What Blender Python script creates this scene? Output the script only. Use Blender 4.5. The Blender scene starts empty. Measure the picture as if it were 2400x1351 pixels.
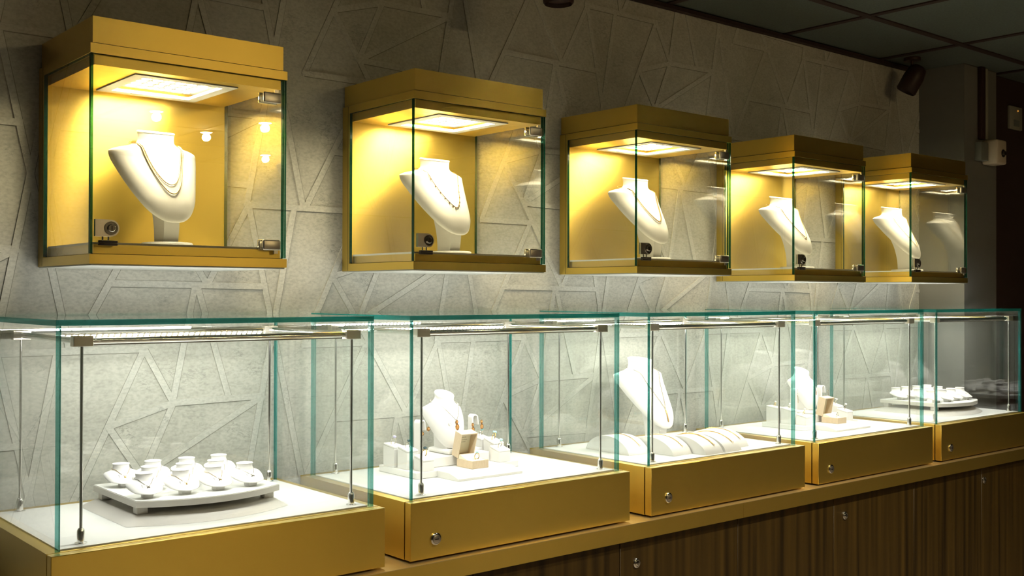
import bpy, bmesh, math, random
from mathutils import Vector, Matrix

random.seed(7)
C = bpy.context.scene.collection
sc = bpy.context.scene
PI = math.pi

# ------------------------------------------------------------------ measures (metres)
Z0 = 1.40259            # height of the survey datum
XU = [0.6474, 1.3286, 2.0210, 2.6946, 3.3517]     # left edges of the wall cases
OZ = [0.0, 0.0024, 0.0054, -0.0067, -0.0035]      # they hang a few mm apart in height
WU, DU = 0.3681, 0.2875
XL = [0.5353, 1.2156, 1.9088, 2.5918, 3.2645]     # left edges of the counter cases
WL, DL = 0.62, 0.4412
ZD = 1.0204             # deck of the counter cases
ZG = 1.3893             # top of their glass
ZB = 0.9050             # underside of their gold base
ZC = 0.9010             # counter top
CEIL = 2.313
XE = 3.92               # where the patterned wall meets the pillar

# ------------------------------------------------------------------ materials
def new_mat(name):
    m = bpy.data.materials.new(name); m.use_nodes = True
    nt = m.node_tree; nt.nodes.clear()
    out = nt.nodes.new('ShaderNodeOutputMaterial')
    return m, nt, out

def principled(name, col, rough=.5, metal=0.0, aniso=0.0, spec=None, noise=None, bump=None, coat=0):
    m, nt, out = new_mat(name)
    b = nt.nodes.new('ShaderNodeBsdfPrincipled')
    b.inputs['Base Color'].default_value = (*col, 1)
    b.inputs['Roughness'].default_value = rough
    b.inputs['Metallic'].default_value = metal
    b.inputs['Anisotropic'].default_value = aniso
    if spec is not None: b.inputs['Specular IOR Level'].default_value = spec
    nt.links.new(b.outputs[0], out.inputs[0])
    if noise or bump:
        tc = nt.nodes.new('ShaderNodeTexCoord'); mp = nt.nodes.new('ShaderNodeMapping')
        nt.links.new(tc.outputs['Object'], mp.inputs[0])
    if noise:                                     # (scale xyz, colour a, colour b)
        mp.inputs['Scale'].default_value = noise[0]
        n = nt.nodes.new('ShaderNodeTexNoise'); n.inputs['Scale'].default_value = 1; n.inputs['Detail'].default_value = 5
        nt.links.new(mp.outputs[0], n.inputs['Vector'])
        r = nt.nodes.new('ShaderNodeValToRGB')
        r.color_ramp.elements[0].position = .3; r.color_ramp.elements[1].position = .7
        r.color_ramp.elements[0].color = (*noise[1], 1); r.color_ramp.elements[1].color = (*noise[2], 1)
        nt.links.new(n.outputs['Fac'], r.inputs[0]); nt.links.new(r.outputs[0], b.inputs['Base Color'])
    if bump:                                      # (scale xyz, strength, distance)
        mp2 = nt.nodes.new('ShaderNodeMapping'); mp2.inputs['Scale'].default_value = bump[0]
        nt.links.new(tc.outputs['Object'], mp2.inputs[0])
        n2 = nt.nodes.new('ShaderNodeTexNoise'); n2.inputs['Scale'].default_value = 1; n2.inputs['Detail'].default_value = 3
        nt.links.new(mp2.outputs[0], n2.inputs['Vector'])
        bp = nt.nodes.new('ShaderNodeBump'); bp.inputs['Strength'].default_value = bump[1]; bp.inputs['Distance'].default_value = bump[2]
        nt.links.new(n2.outputs['Fac'], bp.inputs['Height']); nt.links.new(bp.outputs[0], b.inputs['Normal'])
    return m

def emission(name, col, strength, lamp=False):
    m, nt, out = new_mat(name)
    e = nt.nodes.new('ShaderNodeEmission'); e.inputs[0].default_value = (*col, 1); e.inputs[1].default_value = strength
    nt.links.new(e.outputs[0], out.inputs[0])
    m.cycles.emission_sampling = 'FRONT_BACK' if lamp else 'NONE'
    return m

def glass_mat(name, tint):
    """clear pane: transmits straight through, reflects by Schlick's law"""
    m, nt, out = new_mat(name)
    lw = nt.nodes.new('ShaderNodeLayerWeight'); lw.inputs[0].default_value = .5
    p = nt.nodes.new('ShaderNodeMath'); p.operation = 'POWER'; p.inputs[1].default_value = 5
    ma = nt.nodes.new('ShaderNodeMath'); ma.operation = 'MULTIPLY_ADD'; ma.inputs[1].default_value = .955; ma.inputs[2].default_value = .058
    nt.links.new(lw.outputs['Facing'], p.inputs[0]); nt.links.new(p.outputs[0], ma.inputs[0])
    t = nt.nodes.new('ShaderNodeBsdfTransparent'); t.inputs[0].default_value = (*tint, 1)
    g = nt.nodes.new('ShaderNodeBsdfGlossy'); g.inputs['Roughness'].default_value = 0.0; g.inputs[0].default_value = (1, 1, 1, 1)
    mx = nt.nodes.new('ShaderNodeMixShader')
    nt.links.new(ma.outputs[0], mx.inputs[0]); nt.links.new(t.outputs[0], mx.inputs[1]); nt.links.new(g.outputs[0], mx.inputs[2])
    nt.links.new(mx.outputs[0], out.inputs[0])
    return m

def edge_mat(name, through, body, fac):
    """the green edge of a glass sheet"""
    m, nt, out = new_mat(name)
    t = nt.nodes.new('ShaderNodeBsdfTransparent'); t.inputs[0].default_value = (*through, 1)
    b = nt.nodes.new('ShaderNodeBsdfPrincipled'); b.inputs['Base Color'].default_value = (*body, 1)
    b.inputs['Roughness'].default_value = .12
    mx = nt.nodes.new('ShaderNodeMixShader'); mx.inputs[0].default_value = fac
    nt.links.new(t.outputs[0], mx.inputs[1]); nt.links.new(b.outputs[0], mx.inputs[2]); nt.links.new(mx.outputs[0], out.inputs[0])
    return m

def concrete(name, lo, hi, seed):
    m, nt, out = new_mat(name)
    b = nt.nodes.new('ShaderNodeBsdfPrincipled'); b.inputs['Roughness'].default_value = .62
    b.inputs['Specular IOR Level'].default_value = .3
    tc = nt.nodes.new('ShaderNodeTexCoord')
    def noise(scale, detail, rough=.6):
        mp = nt.nodes.new('ShaderNodeMapping'); mp.inputs['Scale'].default_value = scale; mp.inputs['Location'].default_value = (seed, seed*2, 0)
        nt.links.new(tc.outputs['Object'], mp.inputs[0])
        n = nt.nodes.new('ShaderNodeTexNoise'); n.inputs['Scale'].default_value = 1; n.inputs['Detail'].default_value = detail; n.inputs['Roughness'].default_value = rough
        nt.links.new(mp.outputs[0], n.inputs['Vector']); return n
    a = noise((7, 7, 9), 8, .65); f = noise((120, 120, 200), 4); k = noise((26, 26, 60), 7, .7)
    r = nt.nodes.new('ShaderNodeValToRGB'); r.color_ramp.elements[0].position = .32; r.color_ramp.elements[1].position = .68
    r.color_ramp.elements[0].color = (*lo, 1); r.color_ramp.elements[1].color = (*hi, 1)
    nt.links.new(a.outputs['Fac'], r.inputs[0])
    rf = nt.nodes.new('ShaderNodeValToRGB'); rf.color_ramp.elements[0].position = .3; rf.color_ramp.elements[1].position = .6
    rf.color_ramp.elements[0].color = (.76, .76, .76, 1); rf.color_ramp.elements[1].color = (1, 1, 1, 1)
    nt.links.new(f.outputs['Fac'], rf.inputs[0])
    rk = nt.nodes.new('ShaderNodeValToRGB')               # the thin dark pits and cracks
    for i, (p, v) in enumerate(((.0, 1), (.485, 1), (.5, .45), (.515, 1))):
        e = rk.color_ramp.elements[i] if i < 2 else rk.color_ramp.elements.new(p)
        e.position = p; e.color = (v, v, v, 1)
    nt.links.new(k.outputs['Fac'], rk.inputs[0])
    gate = noise((9, 9, 9), 2); rg = nt.nodes.new('ShaderNodeValToRGB'); rg.color_ramp.elements[0].position = .54; rg.color_ramp.elements[1].position = .66
    nt.links.new(gate.outputs['Fac'], rg.inputs[0])
    def mul(x, y, facsock=None):
        mx = nt.nodes.new('ShaderNodeMix'); mx.data_type = 'RGBA'; mx.blend_type = 'MULTIPLY'; mx.inputs[0].default_value = 1
        if facsock: nt.links.new(facsock, mx.inputs[0])
        nt.links.new(x, mx.inputs[6]); nt.links.new(y, mx.inputs[7]); return mx.outputs[2]
    c = mul(r.outputs[0], rf.outputs[0]); c = mul(c, rk.outputs[0], rg.outputs[0])
    nt.links.new(c, b.inputs['Base Color'])
    bp = nt.nodes.new('ShaderNodeBump'); bp.inputs['Strength'].default_value = .25; bp.inputs['Distance'].default_value = .001
    nt.links.new(k.outputs['Fac'], bp.inputs['Height']); nt.links.new(bp.outputs[0], b.inputs['Normal'])
    nt.links.new(b.outputs[0], out.inputs[0])
    return m

def brass(name, col):
    m = principled(name, col, .36, .88, .8, bump=((9, 9, 900), .05, .0004))
    nt = m.node_tree; b = [n for n in nt.nodes if n.type == 'BSDF_PRINCIPLED'][0]
    tg = nt.nodes.new('ShaderNodeTangent'); tg.direction_type = 'RADIAL'; tg.axis = 'Z'
    nt.links.new(tg.outputs[0], b.inputs['Tangent'])
    b.inputs['Anisotropic Rotation'].default_value = .25      # grain runs level, so glints smear upright
    b.inputs['Coat Weight'].default_value = .35; b.inputs['Coat Roughness'].default_value = .3
    return m
M = {}
M['concrete'] = concrete('concrete', (.49, .475, .412), (.60, .583, .512), 3)
M['rib'] = concrete('concrete_rib', (.57, .555, .49), (.62, .605, .54), 9)
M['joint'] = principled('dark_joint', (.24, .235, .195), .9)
M['gold'] = brass('brushed_brass', (.76, .535, .10))
M['goldv'] = M['gold']
M['gold_lit_top'] = principled('brass_lit_top', (.84, .66, .34), .42, .75)  # paler than the brass, standing in for light on the worktop's upper face
M['dark_gap'] = principled('dark_gap', (.015, .010, .004), .8)  # near-black colour stands in for the shade inside thin gaps
M['white_panel'] = principled('white_panel', (.75, .755, .72), .5)
M['white_leather'] = principled('white_leatherette', (.78, .765, .73), .5, bump=((900, 900, 900), .06, .0003))
M['white_cap'] = principled('white_cap', (.78, .77, .73), .45)
M['riser'] = principled('shaded_leatherette', (.60, .575, .52), .5, bump=((900, 900, 900), .06, .0003))  # white leatherette toned greyer to paint in the risers' shading
M['seam'] = principled('seam_grey', (.45, .42, .38), .8)
M['glass'] = glass_mat('clear_glass', (.985, .994, .988))
M['edge'] = edge_mat('glass_edge', (.32, .70, .66), (.02, .26, .25), .5)
M['edge_dark'] = edge_mat('green_glass_edge', (.05, .30, .19), (.003, .055, .035), .55)
M['chrome'] = principled('chrome', (.80, .79, .76), .12, 1)
M['steel'] = principled('satin_steel', (.60, .56, .49), .34, .95)
M['block'] = principled('satin_block', (.76, .72, .63), .4, .6)
M['dark_steel'] = principled('dark_steel', (.16, .14, .12), .3, 1)
M['black'] = principled('black_rubber', (.018, .010, .008), .5)
M['gold_jewel'] = principled('yellow_gold', (.86, .58, .20), .18, 1)
M['rose_jewel'] = principled('rose_gold', (.88, .52, .24), .16, 1)
M['silver_jewel'] = principled('white_gold', (.62, .57, .47), .22, 1)
M['old_gold'] = principled('deep_gold_chain', (.50, .35, .14), .28, 1)
M['dark_chain'] = principled('dark_gold_chain', (.34, .22, .10), .3, 1)
M['stone_blue'] = principled('blue_topaz', (.08, .55, .72), .06, 0, spec=.9)
M['stone_pale'] = principled('pale_topaz', (.45, .78, .82), .06, 0, spec=.9)
M['stone_navy'] = principled('navy_sapphire', (.012, .055, .075), .06, 0, spec=.9)
M['stone_lilac'] = principled('lilac_stone', (.52, .50, .80), .06, 0, spec=.9)
M['stone_amber'] = principled('smoky_amber', (.50, .24, .07), .06, 0, spec=.9)
M['stone_clear'] = principled('clear_stone', (.86, .86, .82), .05, 0, spec=1)
M['box_tan'] = principled('tan_card', (.56, .43, .27), .55, noise=((500, 500, 90), (.60, .47, .31), (.68, .55, .38)))
M['box_lining'] = principled('cream_lining', (.80, .77, .62), .75)
M['print'] = principled('grey_print', (.42, .38, .28), .7)
M['tag'] = principled('white_tag', (.86, .86, .82), .6)
M['wood'] = principled('walnut', (.1, .05, .02), .42, noise=((46, 46, 1.1), (.020, .011, .002), (.085, .049, .009)), spec=.35)
M['pillar'] = principled('grey_paint', (.16, .155, .135), .8)
M['dark_wall'] = principled('dark_brown_wall', (.032, .012, .007), .85)
M['room'] = principled('room_paint', (.085, .075, .06), .8)
M['floor'] = principled('floor_tile', (.16, .13, .10), .4, noise=((3, 3, 3), (.14, .115, .09), (.19, .155, .12)))
M['tile'] = principled('ceiling_tile', (.1, .12, .1), .9, noise=((160, 160, 160), (.085, .10, .085), (.11, .13, .11)))
M['tbar'] = principled('ceiling_grid', (.022, .006, .003), .8)
M['beige'] = principled('beige_plastic', (.62, .54, .42), .5)
M['grey_plastic'] = principled('grey_plastic', (.16, .17, .15), .55)
M['plate'] = principled('grey_plate', (.30, .29, .23), .5)
M['fixture'] = principled('black_fixture', (.030, .010, .006), .5)
M['led_warm'] = emission('warm_led', (1, .86, .54), 40, True)
M['led_cool'] = emission('white_led', (1, 1, .94), 142, True)
M['led_cool_back'] = emission('white_led_back', (1, 1, .94), 70, True)
M['bulb'] = emission('halogen_bulb', (1, .80, .48), 60)
M['led_base'] = principled('led_strip_base', (.26, .235, .17), .6)
M['amber_led'] = emission('amber_indicator', (1, .42, .06), .16)

# ------------------------------------------------------------------ mesh builder
class MB:
    def __init__(s): s.bm = bmesh.new()
    def face(s, vs, mi=0, smooth=False):
        try:
            f = s.bm.faces.new(vs); f.material_index = mi; f.smooth = smooth; return f
        except ValueError: return None
    def box(s, x0, x1, y0, y1, z0, z1, mi=0, edge=None, axis=None):
        """edge/axis: with a pane, the four faces not facing `axis` take material `edge`"""
        v = [s.bm.verts.new((x, y, z)) for x in (x0, x1) for y in (y0, y1) for z in (z0, z1)]
        for ax, q in ((0, (0, 1, 3, 2)), (0, (4, 6, 7, 5)), (1, (0, 4, 5, 1)), (1, (2, 3, 7, 6)), (2, (0, 2, 6, 4)), (2, (1, 5, 7, 3))):
            if edge is not None and axis != 2 and q == (0, 2, 6, 4): continue      # a pane stands on its foot: no edge to see
            s.face([v[i] for i in q], mi if (edge is None or ax == axis) else edge)
        return s
    def bbox(s, x0, x1, y0, y1, z0, z1, r=.002, seg=2, mi=0):
        b2 = bmesh.new(); bmesh.ops.create_cube(b2, size=1)
        for v in b2.verts: v.co = Vector(((x0+x1)/2+v.co.x*(x1-x0), (y0+y1)/2+v.co.y*(y1-y0), (z0+z1)/2+v.co.z*(z1-z0)))
        bmesh.ops.bevel(b2, geom=b2.edges[:], offset=r, segments=seg, affect='EDGES', profile=.5)
        s.merge(b2, mi, True); return s
    def merge(s, b2, mi=0, smooth=False, mat=None):
        mp = {}
        for v in b2.verts: mp[v.index if False else v] = s.bm.verts.new(mat @ v.co if mat else v.co)
        for f in b2.faces: s.face([mp[v] for v in f.verts], mi, smooth)
        b2.free()
    def ring_loft(s, rings, mi=0, cap=True, smooth=True, closed=True):
        R = [[s.bm.verts.new(p) for p in r] for r in rings]
        n = len(R[0])
        for a, b in zip(R, R[1:]):
            for i in range(n if closed else n-1):
                j = (i+1) % n
                s.face([a[i], a[j], b[j], b[i]], mi, smooth)
        if cap:
            s.face(R[0][::-1], mi, False); s.face(R[-1], mi, False)
        return s
    def tube(s, path, r, n=8, mi=0, cap=True):
        path = [Vector(p) for p in path]; rings = []
        up = Vector((0, 0, 1)); prev = None
        for i, p in enumerate(path):
            d = (path[min(i+1, len(path)-1)] - path[max(i-1, 0)])
            if d.length < 1e-9: d = Vector((0, 0, 1))
            d.normalize()
            if prev is None:
                a = d.cross(up)
                if a.length < .05: a = d.cross(Vector((1, 0, 0)))
            else: a = prev - d*prev.dot(d)
            a.normalize(); b = d.cross(a); prev = a
            rr = r[i] if isinstance(r, (list, tuple)) else r
            rings.append([p + a*rr*math.cos(2*PI*k/n) + b*rr*math.sin(2*PI*k/n) for k in range(n)])
        return s.ring_loft(rings, mi, cap)
    def cyl(s, p0, p1, r0, r1=None, n=24, mi=0):
        r1 = r0 if r1 is None else r1
        return s.tube([p0, p1], [r0, r1], n, mi)
    def lathe(s, prof, n=24, mi=0, axis='z', c=(0, 0, 0)):
        rings = []
        for r, h in prof:
            ring = []
            for k in range(n):
                a = 2*PI*k/n; u, v = r*math.cos(a), r*math.sin(a)
                p = {'z': (u, v, h), 'y': (u, h, v), 'x': (h, u, v)}[axis]
                ring.append((p[0]+c[0], p[1]+c[1], p[2]+c[2]))
            rings.append(ring)
        return s.ring_loft(rings, mi)
    def ball(s, c, r, mi=0, sub=1, sz=(1, 1, 1)):
        b2 = bmesh.new(); bmesh.ops.create_icosphere(b2, subdivisions=sub, radius=r)
        for v in b2.verts: v.co = Vector((v.co.x*sz[0]+c[0], v.co.y*sz[1]+c[1], v.co.z*sz[2]+c[2]))
        s.merge(b2, mi, sub > 1); return s
    def torus(s, c, R, r, n=20, m=8, mi=0, axis='y', rot=None):
        rings = []
        for k in range(n+1):
            a = 2*PI*k/n; ring = []
            for j in range(m):
                b = 2*PI*j/m; rr = R + r*math.cos(b); h = r*math.sin(b)
                p = {'y': Vector((rr*math.cos(a), h, rr*math.sin(a))), 'z': Vector((rr*math.cos(a), rr*math.sin(a), h)), 'x': Vector((h, rr*math.cos(a), rr*math.sin(a)))}[axis]
                if rot: p = rot @ p
                ring.append(p + Vector(c))
            rings.append(ring)
        return s.ring_loft(rings, mi, False)
    def prism(s, poly, z0, z1, mi=0, poly_top=None):
        top = poly_top or poly
        return s.ring_loft([[(x, y, z0) for x, y in poly], [(x, y, z1) for x, y in top]], mi, True, False)
    def xform(s, mat): bmesh.ops.transform(s.bm, matrix=mat, verts=s.bm.verts[:]); return s
    def build(s, name, mats, parent=None, loc=None, sharp=40):
        bmesh.ops.recalc_face_normals(s.bm, faces=s.bm.faces[:])
        me = bpy.data.meshes.new(name); s.bm.to_mesh(me); s.bm.free()
        if not isinstance(mats, (list, tuple)): mats = [mats]
        for m in mats: me.materials.append(M[m] if isinstance(m, str) else m)
        me.set_sharp_from_angle(angle=math.radians(sharp))
        o = bpy.data.objects.new(name, me); C.objects.link(o)
        if parent: o.parent = parent
        if loc: o.location = loc
        return o

def thing(name, label, cat, loc=(0, 0, 0), rz=0, group=None):
    o = bpy.data.objects.new(name, None); C.objects.link(o)
    o.empty_display_size = .05
    o.location = loc; o.rotation_euler = (0, 0, rz); o['label'] = label; o['category'] = cat
    if group: o['group'] = group
    return o
def tag(o, label, cat, group=None):
    o['label'] = label; o['category'] = cat
    if group: o['group'] = group
    return o
def struct(o): o['kind'] = 'structure'; return o
def copy_tree(o, parent=None):
    c = o.copy(); C.objects.link(c)
    if parent: c.parent = parent
    for ch in list(o.children): copy_tree(ch, c)
    return c
def place(proto, used, label, loc, rz=0, group=None):
    o = proto if not used else copy_tree(proto)
    o.location = loc; o.rotation_euler = (0, 0, rz); o['label'] = label
    if group: o['group'] = group
    return o

# ------------------------------------------------------------------ the room
XR, YF, XLW = 6.0, -5.2, -1.6
struct(MB().box(XLW-.1, XR+.1, YF-.1, .1, -.1, 0).build('floor', 'floor'))
# ceiling with its grid of bars
mb = MB().box(XLW-.1, XR+.1, YF-.1, .1, CEIL, CEIL+.1)
xs = [3.03 + .585*k for k in range(-7, 6)]; ys = [-.327 - .585*k for k in range(9)]
for x in xs:
    if XLW < x < XR: mb.box(x-.012, x+.012, YF, 0, CEIL-.004, CEIL, 1)
for y in ys:
    if y > YF: mb.box(XLW, XR, y-.012, y+.012, CEIL-.0045, CEIL-.0002, 1)
struct(mb.build('ceiling', ['tile', 'tbar']))

# patterned wall: plane + the raised ribs of its half-drop repeat
RD = .0025
mb = MB(); mb.box(XLW-.1, XE, RD, .1, 0, CEIL)
def clip(poly, x0, x1, z0, z1):
    for ax, val, sg in ((0, x0, 1), (0, x1, -1), (1, z0, 1), (1, z1, -1)):
        out = []
        for i in range(len(poly)):
            a, b = poly[i], poly[(i+1) % len(poly)]
            ia, ib = (a[ax]-val)*sg >= 0, (b[ax]-val)*sg >= 0
            if ia: out.append(a)
            if ia != ib:
                t = (val-a[ax])/(b[ax]-a[ax]); out.append((a[0]+(b[0]-a[0])*t, a[1]+(b[1]-a[1])*t))
        poly = out
        if len(poly) < 3: return None
    return poly
N1, N2, N3, N4, T_, U_, Q_ = (0, 0), (.136, .040), (.342, .043), (.070, -.107), (.073, .155), (-.212, .155), (-.307, -.021)
bands = [(N1, N2), (N2, N3), (N1, N4), (N2, N4), (N3, N4), (T_, N1), (T_, N2), (N1, (-.075, -.158)), ((-.077, -.158), (.090, -.158)),
         (N4, (.312, -.113)), (U_, T_), (N4, (.209, -.3325)), ((-.425, .152), (-.590, -.157)), ((-.515, -.021), (-.170, -.025)),
         (U_, Q_), (U_, (-.0765, -.4685)), ((-.100, .155), (-.217, -.4685)), ((-.335, -.023), (-.384, -.2715)), ((-.331, -.023), (-.257, -.2685))]
RW = .0068
la, lb, lo = (1.036, 0), (.518, .3115), (1.298, 2.097)
for i in range(-5, 8):
    for j in range(-8, 3):
        ox, oz = lo[0]+la[0]*i+lb[0]*j, lo[1]+la[1]*i+lb[1]*j
        if not (XLW-.8 < ox < XE+.9 and -.6 < oz < CEIL+.6): continue
        bi = 0
        for a, b in bands:
            ax, az, bx, bz = a[0]+ox, a[1]+oz, b[0]+ox, b[1]+oz
            dx, dz = bx-ax, bz-az; L = math.hypot(dx, dz); dx /= L; dz /= L
            nx, nz = -dz, dx
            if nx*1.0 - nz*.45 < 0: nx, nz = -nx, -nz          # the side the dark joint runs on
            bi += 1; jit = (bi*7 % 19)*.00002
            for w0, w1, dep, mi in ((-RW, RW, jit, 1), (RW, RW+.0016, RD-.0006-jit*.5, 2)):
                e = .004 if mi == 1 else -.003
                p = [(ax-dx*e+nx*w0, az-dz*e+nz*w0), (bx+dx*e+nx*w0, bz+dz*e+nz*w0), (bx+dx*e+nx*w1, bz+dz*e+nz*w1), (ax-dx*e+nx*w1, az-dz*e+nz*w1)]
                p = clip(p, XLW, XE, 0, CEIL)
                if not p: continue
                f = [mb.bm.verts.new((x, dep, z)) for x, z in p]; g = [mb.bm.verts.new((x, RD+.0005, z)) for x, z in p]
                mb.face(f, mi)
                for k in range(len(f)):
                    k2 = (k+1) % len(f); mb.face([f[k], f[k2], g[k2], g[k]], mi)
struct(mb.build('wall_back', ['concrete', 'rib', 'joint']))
struct(MB().box(XLW, XE, -.020, 0.0, CEIL-.016, CEIL-.0045).build('trim_1', 'tbar'))
struct(MB().box(XE, 4.173, -.181, .1, 0, CEIL).build('wall_right_pillar', 'pillar'))
struct(MB().box(4.173, XR+.1, -.150, .1, 0, CEIL).build('wall_back_dark', 'dark_wall'))
struct(MB().box(XLW-.1, XLW, YF-.1, .1, 0, CEIL).build('wall_left', 'room'))
struct(MB().box(XR, XR+.1, YF-.1, -.15, 0, CEIL).build('wall_right', 'room'))
struct(MB().box(XLW, XR, YF-.1, YF, 0, CEIL).build('wall_front', 'room'))

# ------------------------------------------------------------------ wall display cases
ORD = ['first', 'second', 'third', 'fourth', 'fifth']
UDESC = ['leftmost gold wall display case, glass fronted, lit over a double chain necklace',
         'second gold wall display case from the left, holding a necklace of tiny drops',
         'middle gold wall display case of the five on the concrete wall',
         'fourth gold wall display case from the left, between the middle one and the last',
         'last gold wall display case, rightmost, beside the dark grey pillar']
def make_wall_case():
    t = thing('wall_display_case', UDESC[0], 'display case', group='gold wall display cases')
    W, D = WU, DU; ov = .0058
    z = lambda v: v - .081                        # the thing's base is its underside
    b = MB().box(-.0045, W+.0035, -.031, 0, 0, z(.4655)).box(-.0047, -.0043, -.0245, -.0235, .001, z(.465), 1)
    b.build('back_panel', ['gold', 'dark_gap'], t)
    MB().box(0, W, -D, -.0005, z(.4678), z(.5141)).box(.002, W-.002, -D+.002, -.031, z(.4650), z(.4678), 1).build('top_cap', ['gold', 'dark_gap'], t)
    MB().box(-ov, W+ov, -D-.006, -.0315, z(.4484), z(.4655)).build('upper_fascia', 'gold', t)
    # gold band behind the glass, with the inside ceiling cut out for the lamp
    x0, x1, y0, y1 = .087, .288, -.256, -.052
    m = MB()
    m.box(.004, W-.004, -D+.003, y0, z(.4299), z(.4483)).box(.004, W-.004, y1, -.0315, z(.4299), z(.4483))
    m.box(.004, x0, y0, y1, z(.4299), z(.4483)).box(x1, W-.004, y0, y1, z(.4299), z(.4483))
    m.build('inner_ceiling', 'gold', t)
    l = MB()
    for a, b_, c, d in ((x0, x1, y0, y0+.022), (x0, x1, y1-.022, y1), (x0, x0+.022, y0+.022, y1-.022), (x1-.022, x1, y0+.022, y1-.022)):
        l.box(a, b_, c, d, z(.4275), z(.4330))
    l.box(x0+.001, x1-.001, y0+.001, y1-.001, z(.4420), z(.4470))
    l.box(x0+.062, x0+.086, y1-.021, y1-.015, z(.4268), z(.4276), 1)
    lp = l.build('light_panel', ['white_panel', 'dark_steel'], t)
    a = MB()
    for i in range(7):
        for j in range(6):
            ctr = (x0+.033+i*.0225, y0+.034+j*.0272, 0)
            a.lathe([(.0102, z(.4419)), (.0102, z(.4402)), (.0098, z(.4400))], 12, 1, 'z', ctr)
            a.face([a.bm.verts.new((ctr[0]+.0096*math.cos(2*PI*k/8), ctr[1]+.0096*math.sin(2*PI*k/8), z(.4398))) for k in range(8)], 0)
    a.build('led_array', ['led_warm', 'white_panel'], lp)
    MB().box(-ov, W+ov, -D-.006, -.0315, z(.0810), z(.0980)).box(0, W, -D+.001, -.0315, z(.0980), z(.0992), 1).build('lower_fascia', ['gold', 'dark_gap'], t)
    MB().box(.004, W-.004, -D+.003, -.0315, z(.0992), z(.1154)).build('inner_plinth', 'gold', t)
    MB().box(.0045, W-.0045, -D+.006, -.032, z(.1154), z(.1195)).build('floor_panel', 'white_panel', t)
    MB().box(-ov+.003, W+ov-.003, -D-.003, -.001, -.0025, -.0001).build('underside_panel', 'white_panel', t)
    for xa in (-.0045, W-.0025):
        MB().box(xa, xa+.007, -D+.0035, -.0315, z(.0993), z(.4483), 0, 1, 0).build('side_pane', ['glass', 'edge_dark'], t)
    d = MB().box(-.0045, W+.0045, -D-.0045, -D+.0025, z(.0993), z(.4483), 0, 1, 1).build('glass_door', ['glass', 'edge_dark'], t)
    yd = -D-.0045
    def dshape(xa, xb, zc, h, ya, yb):            # plate with a round right end
        pts = [(xa, zc-h), (xb-h, zc-h)] + [(xb-h+h*math.sin(PI*k/12), zc-h*math.cos(PI*k/12)) for k in range(1, 12)] + [(xb-h, zc+h), (xa, zc+h)]
        return [[(x, y, zz) for x, zz in pts] for y in (ya, yb)]
    lk = MB(); lk.ring_loft(dshape(.002, .044, z(.1437), .0148, yd, yd-.007), 0, True, False)
    lk.lathe([(.0118, yd-.007), (.0118, yd-.0085), (.0092, yd-.0085), (.0090, yd-.0078)], 24, 1, 'y', (.0295, 0, z(.1437)))
    lk.lathe([(.0066, yd-.0078), (.0066, yd-.0105), (.0058, yd-.0112)], 20, 1, 'y', (.0295, 0, z(.1437)))
    lk.box(.0287, .0303, yd-.0116, yd-.011, z(.1397), z(.1477), 2)
    for x in (.016, .026): lk.cyl((x, yd-.003, z(.1225)), (x, yd-.003, z(.1295)), .0016, None, 10, 1)
    lk.build('lock', ['steel', 'chrome', 'black'], d)
    k = MB(); k.bbox(.009, .041, yd-.0075, yd, z(.1178), z(.1222), .0008); k.bbox(.009, .041, yd-.0075, yd, z(.1133), z(.1172), .0008)
    k.build('lock_keeper', 'black', d)
    for zc, s in ((.4100, 1), (.1243, -1)):
        h = MB(); h.bbox(W-.047, W-.009, yd-.006, yd, z(zc)-.0105, z(zc)+.0105, .003, 3)
        h.bbox(W-.050, W-.011, -D+.003, -D+.009, z(zc)-.0105, z(zc)+.0105, .002, 2, 1)
        h.box(W-.022, W-.014, yd-.003, yd+.002, z(zc)+s*.0105, z(zc)+s*.0165, 0)
        h.build('hinge', ['steel', 'chrome'], d)
    return t
wall_case = make_wall_case()
for i in range(5):
    place(wall_case, i > 0, UDESC[i], (XU[i], 0, Z0+.081+OZ[i]))

# ------------------------------------------------------------------ necklace busts
NP = 40
def interp(sl, z):
    if z >= sl[0][0]: return sl[0]
    for a, b in zip(sl, sl[1:]):
        if b[0] <= z <= a[0]:
            t = (a[0]-z)/max(1e-9, a[0]-b[0]); return [a[k]+(b[k]-a[k])*t for k in range(5)]
    return sl[-1]
def ring_pts(s, tilt=0):
    z, w, yf, yb, ye = s[:5]; pts = []
    for k in range(NP):
        a = 2*PI*k/NP; c, sn = math.cos(a), math.sin(a)
        y = ye + ((yf-ye)*sn if sn >= 0 else (yb-ye)*(-sn))
        pts.append((w*c, y, z + tilt*(y-ye)))
    return pts
def densify(sl, n=4):
    # Catmull-Rom through the sections so that the silhouette runs smooth
    out = []
    for i in range(len(sl)-1):
        p0, p1, p2, p3 = sl[max(i-1, 0)], sl[i], sl[i+1], sl[min(i+2, len(sl)-1)]
        for k in range(n):
            t = k/n
            out.append([.5*((2*p1[j])+(-p0[j]+p2[j])*t+(2*p0[j]-5*p1[j]+4*p2[j]-p3[j])*t*t+(-p0[j]+3*p1[j]-3*p2[j]+p3[j])*t**3) for j in range(len(p1))])
    out.append(list(sl[-1])); return out
def front(sl, x, z, off=.001):
    s = interp(sl, z); c = max(-1, min(1, x/s[1])); sn = math.sqrt(1-c*c)
    return s[4] + (s[2]-s[4])*sn - off
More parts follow.
